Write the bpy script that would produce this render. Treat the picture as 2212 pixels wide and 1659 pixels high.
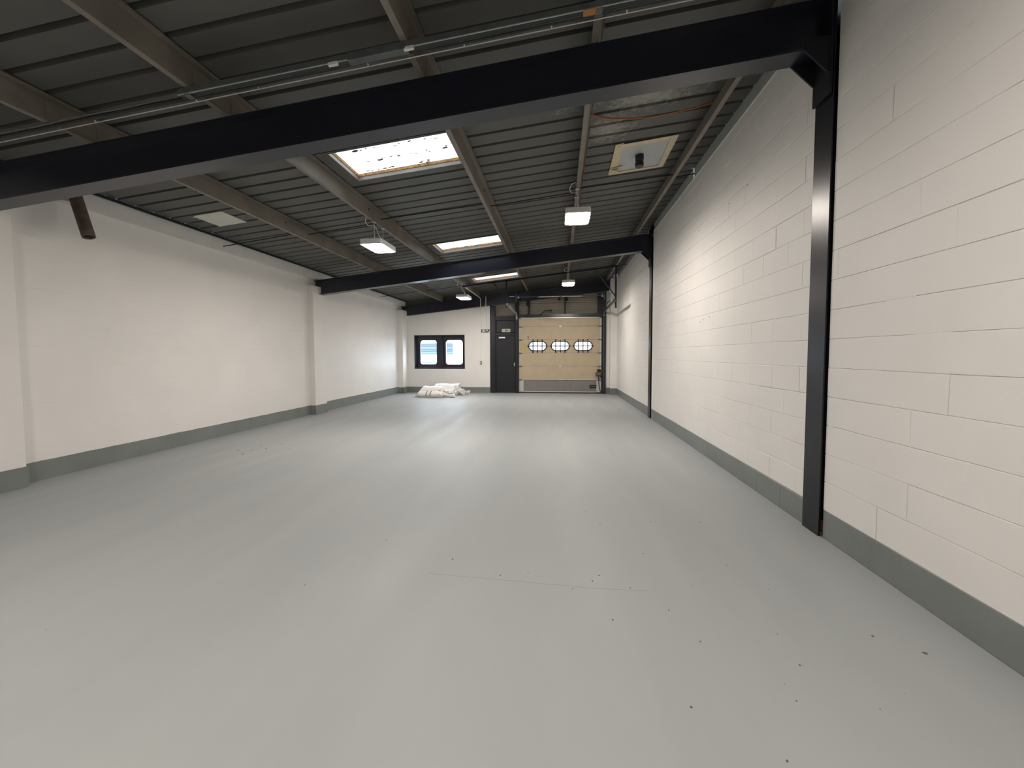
import bpy, bmesh, math, random
from mathutils import Vector, Matrix
random.seed(7)
for o in list(bpy.data.objects): bpy.data.objects.remove(o)
S = bpy.context.scene
C = S.collection

# ------------------------------------------------------------------ camera
F_PX = 861.36; W_PX = 2212
YAW, PITCH, ROLL, CAM_H = -0.1163, -0.0479, -0.0029, 1.4623
def cam_axes():
    f = Vector((math.sin(YAW)*math.cos(PITCH), math.cos(YAW)*math.cos(PITCH), math.sin(PITCH)))
    r = Vector((math.cos(YAW), -math.sin(YAW), 0)); u = r.cross(f)
    return r*math.cos(ROLL)+u*math.sin(ROLL), u*math.cos(ROLL)-r*math.sin(ROLL), f
cr, cu, cf = cam_axes()
cd = bpy.data.cameras.new('camera'); cam = bpy.data.objects.new('camera', cd); C.objects.link(cam)
cam.matrix_world = Matrix(((cr.x, cu.x, -cf.x, 0), (cr.y, cu.y, -cf.y, 0), (cr.z, cu.z, -cf.z, CAM_H), (0, 0, 0, 1)))
cd.sensor_fit = 'HORIZONTAL'; cd.sensor_width = 36; cd.lens = 36*F_PX/W_PX
cd.shift_y = -22.23/W_PX; cd.clip_start = 0.05; cd.clip_end = 300
S.camera = cam

# ------------------------------------------------------------------ light and exposure
LAMP_STRENGTH = 144.0
LAMP_COLOUR = (1.0, 0.905, 0.815)
SKY_STRENGTH = 18.0
w = bpy.data.worlds.new('overcast_sky'); S.world = w; w.use_nodes = True
bg = w.node_tree.nodes['Background']
bg.inputs[0].default_value = (0.80, 0.90, 1.0, 1); bg.inputs[1].default_value = SKY_STRENGTH
S.view_settings.view_transform = 'Standard'; S.view_settings.look = 'None'
S.view_settings.gamma = 1; S.view_settings.use_curve_mapping = False
S.view_settings.exposure = 0.0

# ------------------------------------------------------------------ dimensions (metres)
XR, XL = 2.0916, -6.065           # faces of the long walls
YF, YN = 15.05, -4.2              # far wall face, near wall face
SL = 0.1052                       # roof pitch, rising to the right
RB, RT = 3.5877, 3.95             # rafter underside / top at x = 0
PB, DK = 3.96, 4.17               # purlin underside / deck underside at x = 0
BASE, CO = 0.2254, 0.225          # painted skirting height, block course
FRAMES = [-2.46, 3.502, 9.46, 15.01]
zr = lambda a, x: a+SL*x

# ------------------------------------------------------------------ materials
def nodes_of(m): m.use_nodes = True; return m.node_tree.nodes, m.node_tree.links
def mat(name, col, rough=0.6, metal=0.0, spec=0.5, noise=0.0, nscale=6.0, bump=0.0, bscale=60.0, rvar=0.0, stretch=None):
    m = bpy.data.materials.new(name); n, l = nodes_of(m); b = n['Principled BSDF']
    b.inputs['Base Color'].default_value = (*col, 1); b.inputs['Roughness'].default_value = rough
    b.inputs['Metallic'].default_value = metal; b.inputs['Specular IOR Level'].default_value = spec
    tc = n.new('ShaderNodeTexCoord'); mp = n.new('ShaderNodeMapping'); l.new(tc.outputs['Object'], mp.inputs[0])
    if stretch: mp.inputs['Scale'].default_value = stretch
    if noise or rvar:
        t = n.new('ShaderNodeTexNoise'); t.inputs['Scale'].default_value = nscale; t.inputs['Detail'].default_value = 5
        l.new(mp.outputs[0], t.inputs['Vector'])
        if noise:
            r = n.new('ShaderNodeValToRGB'); l.new(t.outputs['Fac'], r.inputs[0])
            r.color_ramp.elements[0].position = 0.3; r.color_ramp.elements[1].position = 0.7
            r.color_ramp.elements[0].color = (*[c*(1-noise) for c in col], 1)
            r.color_ramp.elements[1].color = (*[min(1, c*(1+noise)) for c in col], 1)
            l.new(r.outputs[0], b.inputs['Base Color'])
        if rvar:
            mr = n.new('ShaderNodeMapRange'); mr.inputs['To Min'].default_value = rough-rvar; mr.inputs['To Max'].default_value = rough+rvar
            mr.inputs['From Min'].default_value = 0.3; mr.inputs['From Max'].default_value = 0.7
            l.new(t.outputs['Fac'], mr.inputs['Value']); l.new(mr.outputs[0], b.inputs['Roughness'])
    if bump:
        t2 = n.new('ShaderNodeTexNoise'); t2.inputs['Scale'].default_value = bscale; t2.inputs['Detail'].default_value = 4
        l.new(tc.outputs['Object'], t2.inputs['Vector'])
        bp = n.new('ShaderNodeBump'); bp.inputs['Strength'].default_value = bump; bp.inputs['Distance'].default_value = 0.01
        l.new(t2.outputs['Fac'], bp.inputs['Height']); l.new(bp.outputs[0], b.inputs['Normal'])
    return m
M = {}
M['wall'] = mat('white_masonry_paint', (0.76, 0.745, 0.72), 0.55, noise=0.025, nscale=1.5, bump=0.12, bscale=35)
M['skirt'] = mat('grey_skirting_paint', (0.185, 0.203, 0.198), 0.45, noise=0.08, nscale=3, bump=0.15, bscale=25)
M['steel'] = mat('dark_navy_gloss_paint', (0.0115, 0.0132, 0.0245), 0.29, spec=0.72, bump=0.05, bscale=30, noise=0.1)
M['column'] = mat('dark_navy_paint_dimmed', (0.0085, 0.0092, 0.0145), 0.30, spec=0.42, bump=0.05, bscale=30)  # the beams' navy paint again, the columns' dimmer light put into the colour
M['doorsteel'] = mat('dull_black_steel', (0.013, 0.013, 0.017), 0.6, spec=0.3)
M['black'] = mat('black_plastic', (0.012, 0.012, 0.013), 0.4)
M['doorgrey'] = mat('charcoal_door_paint', (0.0145, 0.016, 0.0205), 0.45, spec=0.35, bump=0.04, bscale=20)
M['purlin'] = mat('aged_galvanised_steel', (0.21, 0.186, 0.156), 0.5, metal=0.15, noise=0.2, nscale=2.5, bump=0.05)
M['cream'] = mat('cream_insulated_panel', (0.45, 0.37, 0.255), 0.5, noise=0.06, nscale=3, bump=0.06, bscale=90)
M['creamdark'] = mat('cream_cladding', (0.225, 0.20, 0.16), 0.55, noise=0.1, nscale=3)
M['kick'] = mat('grey_kick_panel', (0.20, 0.19, 0.185), 0.45, noise=0.06)
M['alu'] = mat('pale_aluminium', (0.60, 0.60, 0.57), 0.35, metal=0.6)
M['galv'] = mat('galvanised_bright', (0.52, 0.54, 0.53), 0.4, metal=0.35, noise=0.12, nscale=20)
M['galvdark'] = mat('galvanised_dull', (0.16, 0.18, 0.18), 0.5, metal=0.5, noise=0.15, nscale=12)
M['liddark'] = mat('dark_green_galvanised', (0.05, 0.06, 0.06), 0.5, metal=0.3)
M['eaves'] = mat('eaves_white_shaded', (0.63, 0.62, 0.60), 0.6, noise=0.03)  # wall white darkened so the beam face's shade sits in its colour
M['lining'] = mat('shade_greyed_lining', (0.50, 0.52, 0.51), 0.6, noise=0.04)  # wall white greyed, the set-back strip's shade put into its colour
M['white'] = mat('white_plastic', (0.75, 0.74, 0.72), 0.4)
M['rust'] = mat('rusty_brown_steel', (0.115, 0.085, 0.070), 0.7, noise=0.35, nscale=14, bump=0.3)
M['foam'] = mat('amber_foam_edge', (0.30, 0.145, 0.045), 0.8, noise=0.6, nscale=25, bump=0.6, bscale=40)
M['paper'] = mat('pale_paper', (0.60, 0.61, 0.54), 0.7, noise=0.04)
M['tape'] = mat('masking_tape', (0.62, 0.53, 0.37), 0.6, noise=0.08, nscale=12, bump=0.2)
M['sheet'] = mat('grey_plastic_film', (0.44, 0.455, 0.46), 0.4, noise=0.08, nscale=5, bump=0.15, bscale=8)
M['orange'] = mat('orange_cable', (0.42, 0.13, 0.04), 0.5)
M['orangelabel'] = mat('orange_label', (0.42, 0.20, 0.07), 0.5)
M['wood'] = mat('brown_wood', (0.14, 0.06, 0.03), 0.7)
M['film'] = mat('white_packing_film', (0.87, 0.86, 0.845), 0.3, noise=0.03, bump=0.5, bscale=9)
M['signpale'] = mat('pale_green_sign', (0.50, 0.56, 0.40), 0.5)
M['signdark'] = mat('dark_green_sign', (0.012, 0.03, 0.02), 0.4)
M['ground'] = mat('tarmac', (0.25, 0.25, 0.25), 0.9, noise=0.15)
M['render'] = mat('white_render', (0.8, 0.8, 0.8), 0.8)
M['blue'] = mat('blue_siding', (0.018, 0.042, 0.118), 0.5)
M['cyan'] = mat('pale_blue_siding', (0.036, 0.088, 0.135), 0.5)
M['yellow'] = mat('yellow_stain', (0.46, 0.36, 0.12), 0.6)
M['joint'] = mat('grey_joint', (0.298, 0.316, 0.316), 0.6)
M['chip'] = mat('dark_chip', (0.10, 0.10, 0.095), 0.8)

# floor: grey sealed concrete with faint brush streaks and wear
m = bpy.data.materials.new('grey_floor_paint'); M['floor'] = m; n, l = nodes_of(m); b = n['Principled BSDF']
tc = n.new('ShaderNodeTexCoord')
t1 = n.new('ShaderNodeTexNoise'); t1.inputs['Scale'].default_value = 0.7; t1.inputs['Detail'].default_value = 4
mp = n.new('ShaderNodeMapping'); mp.inputs['Scale'].default_value = (2.2, 0.35, 1); l.new(tc.outputs['Object'], mp.inputs[0]); l.new(mp.outputs[0], t1.inputs['Vector'])
cr1 = n.new('ShaderNodeValToRGB'); l.new(t1.outputs['Fac'], cr1.inputs[0])
cr1.color_ramp.elements[0].position = 0.3; cr1.color_ramp.elements[0].color = (0.318, 0.341, 0.344, 1)
cr1.color_ramp.elements[1].position = 0.72; cr1.color_ramp.elements[1].color = (0.352, 0.371, 0.371, 1)
l.new(cr1.outputs[0], b.inputs['Base Color'])
t3 = n.new('ShaderNodeTexNoise'); t3.inputs['Scale'].default_value = 1.6; t3.inputs['Detail'].default_value = 6; l.new(mp.outputs[0], t3.inputs['Vector'])
mr = n.new('ShaderNodeMapRange'); mr.inputs['From Min'].default_value = 0.3; mr.inputs['From Max'].default_value = 0.7
mr.inputs['To Min'].default_value = 0.46; mr.inputs['To Max'].default_value = 0.62; b.inputs['Specular IOR Level'].default_value = 0.32; l.new(t3.outputs['Fac'], mr.inputs['Value']); l.new(mr.outputs[0], b.inputs['Roughness'])
t4 = n.new('ShaderNodeTexNoise'); t4.inputs['Scale'].default_value = 2.5; t4.inputs['Detail'].default_value = 7; l.new(tc.outputs['Object'], t4.inputs['Vector'])
bpn = n.new('ShaderNodeBump'); bpn.inputs['Strength'].default_value = 0.12; bpn.inputs['Distance'].default_value = 0.02
l.new(t4.outputs['Fac'], bpn.inputs['Height']); l.new(bpn.outputs[0], b.inputs['Normal'])

# roof deck: dark grey coating with two flaking white patches near the first rafter
m = bpy.data.materials.new('dark_grey_roof_deck'); M['deck'] = m; n, l = nodes_of(m); b = n['Principled BSDF']
b.inputs['Roughness'].default_value = 0.55
tc = n.new('ShaderNodeTexCoord')
t1 = n.new('ShaderNodeTexNoise'); t1.inputs['Scale'].default_value = 1.3; t1.inputs['Detail'].default_value = 5; l.new(tc.outputs['Object'], t1.inputs['Vector'])
cr1 = n.new('ShaderNodeValToRGB'); l.new(t1.outputs['Fac'], cr1.inputs[0])
cr1.color_ramp.elements[0].position = 0.3; cr1.color_ramp.elements[0].color = (0.083, 0.085, 0.078, 1)
cr1.color_ramp.elements[1].position = 0.7; cr1.color_ramp.elements[1].color = (0.107, 0.108, 0.098, 1)
def blob(cx, cy, rx, ry):
    mpp = n.new('ShaderNodeMapping'); mpp.inputs['Location'].default_value = (-cx/rx, -cy/ry, 0); mpp.inputs['Scale'].default_value = (1/rx, 1/ry, 0)
    l.new(tc.outputs['Object'], mpp.inputs[0])
    v = n.new('ShaderNodeVectorMath'); v.operation = 'LENGTH'; l.new(mpp.outputs[0], v.inputs[0])
    r = n.new('ShaderNodeMapRange'); r.inputs['From Min'].default_value = 0.1; r.inputs['From Max'].default_value = 1.0
    r.inputs['To Min'].default_value = 1.0; r.inputs['To Max'].default_value = 0.0; l.new(v.outputs['Value'], r.inputs['Value'])
    return r.outputs[0]
def vmax(a, c):
    x = n.new('ShaderNodeMath'); x.operation = 'MAXIMUM'; l.new(a, x.inputs[0]); l.new(c, x.inputs[1]); return x.outputs[0]
mask = vmax(vmax(blob(0.95, 4.62, 0.85, 0.42), blob(0.02, 4.42, 0.34, 0.36)), vmax(blob(0.60, 5.15, 0.50, 0.50), blob(1.05, 4.35, 0.85, 0.40)))
t5 = n.new('ShaderNodeTexNoise'); t5.inputs['Scale'].default_value = 16; t5.inputs['Detail'].default_value = 8; t5.inputs['Roughness'].default_value = 0.7; l.new(tc.outputs['Object'], t5.inputs['Vector'])
ad = n.new('ShaderNodeMath'); ad.operation = 'MULTIPLY_ADD'; ad.inputs[1].default_value = 0.40; l.new(mask, ad.inputs[0]); l.new(t5.outputs['Fac'], ad.inputs[2])
rr = n.new('ShaderNodeMapRange'); rr.inputs['From Min'].default_value = 0.64; rr.inputs['From Max'].default_value = 0.90; l.new(ad.outputs[0], rr.inputs['Value'])
mk = n.new('ShaderNodeMath'); mk.operation = 'MULTIPLY'; l.new(rr.outputs[0], mk.inputs[0])
st = n.new('ShaderNodeMath'); st.operation = 'GREATER_THAN'; st.inputs[1].default_value = 0.02; l.new(mask, st.inputs[0]); l.new(st.outputs[0], mk.inputs[1])
mx = n.new('ShaderNodeMix'); mx.data_type = 'RGBA'; l.new(mk.outputs[0], mx.inputs[0]); l.new(cr1.outputs[0], mx.inputs[6]); mx.inputs[7].default_value = (0.29, 0.285, 0.26, 1)
l.new(mx.outputs[2], b.inputs['Base Color'])

def emit(name, col, s):
    m = bpy.data.materials.new(name); n, l = nodes_of(m); n.remove(n['Principled BSDF'])
    e = n.new('ShaderNodeEmission'); e.inputs[0].default_value = (*col, 1); e.inputs[1].default_value = s
    l.new(e.outputs[0], n['Material Output'].inputs[0]); return m
M['lens'] = emit('lit_lamp_lens', LAMP_COLOUR, LAMP_STRENGTH)
def pane(name, tint, tr, gloss=0.08, diff=None):
    m = bpy.data.materials.new(name); n, l = nodes_of(m); n.remove(n['Principled BSDF'])
    a = n.new('ShaderNodeBsdfTransparent'); a.inputs[0].default_value = (*tint, 1)
    g = n.new('ShaderNodeBsdfGlossy') if diff is None else n.new('ShaderNodeBsdfTranslucent')
    g.inputs[0].default_value = (1, 1, 1, 1) if diff is None else (*diff, 1)
    if diff is None: g.inputs['Roughness'].default_value = 0.03
    x = n.new('ShaderNodeMixShader'); x.inputs[0].default_value = gloss
    l.new(a.outputs[0], x.inputs[1]); l.new(g.outputs[0], x.inputs[2]); l.new(x.outputs[0], n['Material Output'].inputs[0]); return m
M['glass'] = pane('clear_glass', (0.95, 0.97, 0.98), 1)
M['acrylic'] = pane('tinted_acrylic', (0.56, 0.565, 0.57), 1)  # even tint dims the daylight so the guard bars stay visible
M['grp'] = pane('translucent_roof_sheet', (0.20, 0.20, 0.195), 1, 0.6, (0.21, 0.21, 0.205))
M['clearfilm'] = pane('clear_plastic_film', (0.9, 0.9, 0.9), 1, 0.5, (0.8, 0.8, 0.8))
m = bpy.data.materials.new('crumpled_clear_film'); M['crumple'] = m; n, l = nodes_of(m); b = n['Principled BSDF']
b.inputs['Base Color'].default_value = (0.8, 0.79, 0.77, 1); b.inputs['Roughness'].default_value = 0.15; b.inputs['Alpha'].default_value = 0.75

# ------------------------------------------------------------------ mesh helpers
class MB:
    def __init__(s): s.v = []; s.f = []
    def add(s, vs, fs):
        k = len(s.v); s.v += [tuple(v) for v in vs]; s.f += [[i+k for i in f] for f in fs]; return s
    def box(s, x0, x1, y0, y1, z0, z1, slope=0.0):
        vs = [(x, y, z+slope*x) for x in (x0, x1) for y in (y0, y1) for z in (z0, z1)]
        return s.add(vs, [(0, 1, 3, 2), (4, 6, 7, 5), (0, 4, 5, 1), (2, 3, 7, 6), (0, 2, 6, 4), (1, 5, 7, 3)])
    def prism(s, poly, axis, a0, a1, slope=0.0):
        # poly: 2-D outline; axis 'x': (y,z), 'y': (x,z), 'z': (x,y)
        def P(p, a):
            v = (a, p[0], p[1]) if axis == 'x' else (p[0], a, p[1]) if axis == 'y' else (p[0], p[1], a)
            return (v[0], v[1], v[2]+slope*v[0])
        k = len(poly)
        vs = [P(p, a0) for p in poly]+[P(p, a1) for p in poly]
        return s.add(vs, [list(range(k))[::-1], list(range(k, 2*k))]+[[i, (i+1) % k, (i+1) % k+k, i+k] for i in range(k)])
    def tube(s, pts, r, n=8, cap=True):
        pts = [Vector(p) for p in pts]; rings = []; up = Vector((0, 0, 1)); prev = None
        for i, p in enumerate(pts):
            d = ((pts[i+1]-p).normalized() if i < len(pts)-1 else Vector()) + ((p-pts[i-1]).normalized() if i else Vector())
            d.normalize()
            if prev is None:
                a = d.cross(up if abs(d.z) < 0.95 else Vector((1, 0, 0))).normalized()
            else:
                a = (prev-d*prev.dot(d)).normalized()
            prev = a; c = d.cross(a); rr = r[i] if isinstance(r, (list, tuple)) else r
            rings.append([p+rr*(a*math.cos(2*math.pi*j/n)+c*math.sin(2*math.pi*j/n)) for j in range(n)])
        vs = [v for q in rings for v in q]
        fs = [[i*n+j, i*n+(j+1) % n, (i+1)*n+(j+1) % n, (i+1)*n+j] for i in range(len(pts)-1) for j in range(n)]
        if cap: fs += [list(range(n))[::-1], [(len(pts)-1)*n+j for j in range(n)]]
        return s.add(vs, fs)
    def lathe(s, c, prof, n=16, axis='z'):
        vs = []; k = len(prof)
        for r, h in prof:
            for j in range(n):
                a = 2*math.pi*j/n; q = (r*math.cos(a), r*math.sin(a), h)
                q = q if axis == 'z' else (q[0], q[2], q[1]) if axis == 'y' else (q[2], q[0], q[1])
                vs.append((c[0]+q[0], c[1]+q[1], c[2]+q[2]))
        fs = [[i*n+j, i*n+(j+1) % n, (i+1)*n+(j+1) % n, (i+1)*n+j] for i in range(k-1) for j in range(n)]
        fs += [list(range(n))[::-1], [(k-1)*n+j for j in range(n)]]
        return s.add(vs, fs)
    def holed(s, outer, holes, y0, y1):
        # plate in the xz plane with holes, between y0 and y1
        bm = bmesh.new(); es = []
        for lp in [outer]+holes:
            vv = [bm.verts.new((p[0], y0, p[1])) for p in lp]
            es += [bm.edges.new((vv[i], vv[(i+1) % len(vv)])) for i in range(len(vv))]
        bmesh.ops.triangle_fill(bm, use_beauty=True, use_dissolve=False, edges=es)
        fr = bmesh.ops.extrude_face_region(bm, geom=list(bm.faces))
        for v in [g for g in fr['geom'] if isinstance(g, bmesh.types.BMVert)]: v.co.y = y1
        bm.verts.index_update()
        s.add([v.co[:] for v in bm.verts], [[v.index for v in f.verts] for f in bm.faces]); bm.free(); return s

def root_of(o):
    while o.parent: o = o.parent
    return o
def obj(name, mb, material, parent=None, smooth=False, bevel=0.0, label=None, stuff=False):
    me = bpy.data.meshes.new(name)
    off = Vector(root_of(parent).location) if parent else Vector()
    me.from_pydata([tuple(Vector(v)-off) for v in mb.v], [], mb.f)
    bm = bmesh.new(); bm.from_mesh(me)
    bmesh.ops.recalc_face_normals(bm, faces=bm.faces)
    if bevel: bmesh.ops.bevel(bm, geom=[e for e in bm.edges if e.calc_face_angle(0) > 0.5], offset=bevel, segments=1, affect='EDGES', clamp_overlap=True)
    bm.to_mesh(me); bm.free()
    me.materials.append(material)
    if smooth:
        for p in me.polygons: p.use_smooth = True
        try: me.set_sharp_from_angle(angle=0.7)
        except Exception: pass
    o = bpy.data.objects.new(name, me); C.objects.link(o)
    if parent: o.parent = parent
    if label: o['label'] = label
    if stuff: o['kind'] = 'stuff'
    return o
def thing(name, label, cat, loc=(0, 0, 0), group=None):
    o = bpy.data.objects.new(name, None); C.objects.link(o); o.location = loc; o.empty_display_size = 0.1
    o['label'] = label; o['category'] = cat
    if group: o['group'] = group
    return o
def struct(name, mb, material, label=None, cat=None, **k):
    o = obj(name, mb, material, **k); o['kind'] = 'structure'
    if label: o['label'] = label
    o['category'] = cat or name.split('_')[0]
    return o
def rrect(cx, cz, hw, hh, r, n=5):
    out = []
    for sx, sz, a0 in ((1, 1, 0), (-1, 1, 90), (-1, -1, 180), (1, -1, 270)):
        for i in range(n+1):
            a = math.radians(a0+90*i/n); out.append((cx+sx*(hw-r)+r*math.cos(a), cz+sz*(hh-r)+r*math.sin(a)))
    return out

# ================================================================== ROOM SHELL
floor = struct('floor', MB().box(XL-0.3, XR+0.3, YN-0.3, YF+0.35, -0.15, 0), M['floor'], 'grey painted concrete floor of the empty unit', 'floor')
rc = random.Random(3); chips = MB()
def chip(x, y, r):
    k = rc.randint(5, 7); a0 = rc.random()*6
    r *= .55; p = [(x+r*rc.uniform(.6, 1.2)*math.cos(a0+6.283*i/k), y+r*rc.uniform(.6, 1.2)*math.sin(a0+6.283*i/k)) for i in range(k)]
    chips.prism(p, 'z', 0.0, 0.002)
for x, y, r in [(1.22,3.56,.012),(.80,3.53,.010),(.36,3.45,.008),(.25,3.7,.006),(-.75,2.72,.010),(.27,2.62,.010),(.45,2.5,.010),(.63,2.3,.008),(.3,2.18,.011),(.72,2.06,.010),(1.13,1.95,.009),(1.16,2.85,.007),
                (1.62,2.2,.013),(.09,2.45,.006),(-.2,2.6,.006),(-1.6,2.3,.008),(.55,1.66,.010),(1.0,1.74,.008),(.82,1.47,.010),(-1.35,2.95,.007),(.62,2.95,.008),(-.38,2.55,.009),(.22,2.55,.012),(1.78,2.1,.02),
                (1.62,10.9,.05),(-4.9,5.55,.03),(-4.7,5.6,.02),(-4.55,5.7,.03),(-4.4,5.5,.015),(-4.8,5.9,.02),(-4.5,6.0,.018),(-4.2,5.75,.012),(-4.65,5.35,.03)]:
    chip(x, y, r)
for i in range(40): chip(rc.uniform(-4.5, 1.8), rc.uniform(1.6, 7), rc.uniform(.002, .0045))
obj('paint_chips', chips, M['chip'], floor, stuff=True)

jl = MB()
def line(pts, w_):
    for (x0, y0), (x1, y1) in zip(pts[:-1], pts[1:]):
        d = Vector((x1-x0, y1-y0, 0)).normalized(); q = Vector((-d.y, d.x, 0))*w_/2
        jl.prism([(x0-q.x, y0-q.y), (x1-q.x, y1-q.y), (x1+q.x, y1+q.y), (x0+q.x, y0+q.y)], 'z', 0.0, .0009)
line([(-2.31, 5.2), (-2.45, 6.4), (-2.66, 8.0), (-2.62, 9.2), (-2.74, 10.9)], .006)
line([(-.86, 2.52), (-.36, 2.50), (.22, 2.47), (.55, 2.48)], .0022)
obj('floor_joint', jl, M['joint'], floor)
# ---- right wall: painted blockwork, every block its own piece
CHASES = [(3.375, 3.635), (9.31, 9.585)]
def cuts(a, b):
    segs = [(a, b)]
    for c0, c1 in CHASES:
        nn = []
        for s0, s1 in segs:
            if s1 <= c0 or s0 >= c1: nn.append((s0, s1))
            else:
                if s0 < c0: nn.append((s0, c0))
                if s1 > c1: nn.append((c1, s1))
        segs = nn
    return [s for s in segs if s[1]-s[0] > 0.03]
def block_geo(mb, x, sgn, y0, y1, z0, z1, dbed, dperp):
    # face towards -x (sgn=-1, right wall) or +x (left wall); joints as chamfered recesses
    b1, b2 = 0.009, 0.006
    back = x-sgn*dbed
    vs = [(x, y0+b2, z0+b1), (x, y1-b2, z0+b1), (x, y1-b2, z1-b1), (x, y0+b2, z1-b1)]
    vs += [(back, y0, z0+b1*.35), (back, y1, z0+b1*.35), (back, y1, z1-b1*.35), (back, y0, z1-b1*.35)]
    vs[4] = (x-sgn*dperp, y0, vs[4][2]); vs[5] = (x-sgn*dperp, y1, vs[5][2]); vs[6] = (x-sgn*dperp, y1, vs[6][2]); vs[7] = (x-sgn*dperp, y0, vs[7][2])
    vs += [(back, y0, z0), (back, y1, z0), (back, y1, z1), (back, y0, z1)]
    mb.add(vs, [(0, 1, 2, 3), (0, 3, 7, 4), (1, 5, 6, 2), (0, 4, 5, 1), (3, 2, 6, 7), (4, 8, 9, 5), (7, 6, 10, 11)])
CHD = 0.24
wr = MB()
yy = [YN-0.3]+[c for ch in CHASES for c in ch]+[YF+0.3]
for i in range(0, len(yy), 2): wr.box(XR+0.0068, XR+0.45, yy[i], yy[i+1], 0, 4.19)
for c0, c1 in CHASES: wr.box(XR+CHD, XR+0.45, c0, c1, 0, 4.60)
wall_r = struct('wall_right', wr, M['wall'], 'white painted block wall along the right side', 'wall')
base_r = None
rb = random.Random(11); far = MB(); bcount = 0; cand = []
for r in range(0, 18):
    z0 = BASE+CO*r; z1 = min(z0+CO, 4.195)
    ph = 0.3766 if r % 2 else 0.1516
    k = math.floor((YN-ph)/0.45)
    while ph+0.45*k < YF:
        a = max(ph+0.45*k, YN); bb = min(ph+0.45*(k+1), YF); k += 1
        if bb-a < 0.02: continue
        for s0, s1 in cuts(a, bb): cand.append((s0, s1, z0, z1))
near = sorted([c for c in cand if c[1] > 1.3 and c[0] < 8.2], key=lambda c: c[0])
keep = set(near[:296])
for c in cand:
    dx = rb.uniform(-0.0006, 0.0008); db = rb.uniform(0.0038, 0.0062)*(1.0 if rb.random() < .8 else .4); dp = rb.choice([0.0003, 0.0008, 0.0016, 0.0026] if c[0] > 3.6 else [0.0001, 0.00015, 0.00025])
    if c in keep:
        mb = MB(); block_geo(mb, XR+dx, -1, *c, db+dx, dp)
        obj('block', mb, M['wall'], wall_r)
    else: block_geo(far, XR+dx, -1, *c, db+dx, dp)
obj('blockwork', far, M['wall'], wall_r, stuff=True)
mk = MB()
for y, z in ((6.35, 3.31), (6.9, 3.33), (7.43, 3.36), (8.1, 3.40), (5.30, 3.32), (5.79, 3.30), (4.83, 3.35), (6.24, 1.94), (6.11, 1.96), (5.88, 1.98)):
    mk.lathe((XR-.0015, y, z), [(.009, 0), (.006, .003)], 7, 'x')
obj('screw_holes', mk, M['chip'], wall_r, stuff=True)
# skirting course
br = MB()
for i in range(0, len(yy), 2): br.box(XR+0.0045, XR+0.05, max(yy[i], YN), min(yy[i+1], YF), 0, BASE-.002)
base_r = struct('baseboard_right', br, M['skirt'], 'grey painted bottom course of the right block wall', 'baseboard')
k = math.floor((YN-0.3976)/0.45); fs = MB()
while 0.3976+0.45*k < YF:
    a = max(0.3976+0.45*k, YN); bb = min(0.3976+0.45*(k+1), YF); k += 1
    for s0, s1 in cuts(a, bb):
        mb = MB(); block_geo(mb, XR+rb.uniform(-.001, .0005), -1, s0, s1, 0, BASE, 0.004, rb.choice([.001, .002, .003]) if s0 > 3.6 else .0006)
        obj('block', mb, M['skirt'], base_r)
# cladding strip between block wall and deck, and the lit arris along the wall head
ts = MB()
for a, c in ((YN, 6.735), (6.75, YF)): ts.box(XR+0.028, XR+0.036, a, c, 4.18, 4.42)
tr1 = struct('trim_1', ts, M['lining'], 'plain lining strip, greyed for its shade, over the right block wall, under the roof deck', 'trim')
struct('trim_2', MB().prism([(XR-0.006, 4.190), (XR-0.006, 4.203), (XR+0.03, 4.207), (XR+0.03, 4.188)], 'y', YN, 3.37).prism([(XR-0.006, 4.190), (XR-0.006, 4.203), (XR+0.03, 4.207), (XR+0.03, 4.188)], 'y', 3.63, 9.31).prism([(XR-0.006, 4.190), (XR-0.006, 4.203), (XR+0.03, 4.207), (XR+0.03, 4.188)], 'y', 9.59, YF), M['wall'], 'thin white fillet along the head of the right wall', 'trim')

# ---- left wall
wall_l = struct('wall_left', MB().box(XL-0.3, XL-0.0045, YN-0.3, YF+0.3, 0, 3.62), M['wall'], 'white painted wall along the left side', 'wall')
lw = MB()
for r in range(0, 15):
    z0 = BASE+CO*r; z1 = min(z0+CO, 3.40)
    if z1 <= z0: break
    ph = 0.1 if r % 2 else 0.325; k = math.floor((YN-ph)/0.45)
    while ph+0.45*k < YF:
        a = max(ph+0.45*k, YN); bb = min(ph+0.45*(k+1), YF); k += 1
        if bb-a > 0.02: block_geo(lw, XL+rb.uniform(-.0004, .0004), 1, a, bb, z0, z1, rb.choice([.0008, .0012, .002]), 0.0002)
obj('blockwork', lw, M['wall'], wall_l, stuff=True)
def pilaster(x1, y0, y1, ztop):
    p = MB().box(XL-0.01, x1, y0, y1, BASE, ztop); obj('pilaster', p, M['wall'], wall_l, bevel=0.006)
PIL = [(-5.905, -2.7, -2.2, 3.16), (-5.895, 3.27, 3.74, 3.16), (-5.915, 9.12, 9.60, 3.16), (-5.86, 14.55, YF, 3.16)]
for p in PIL: pilaster(*p)
bl = MB(); rj = random.Random(5)
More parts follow.
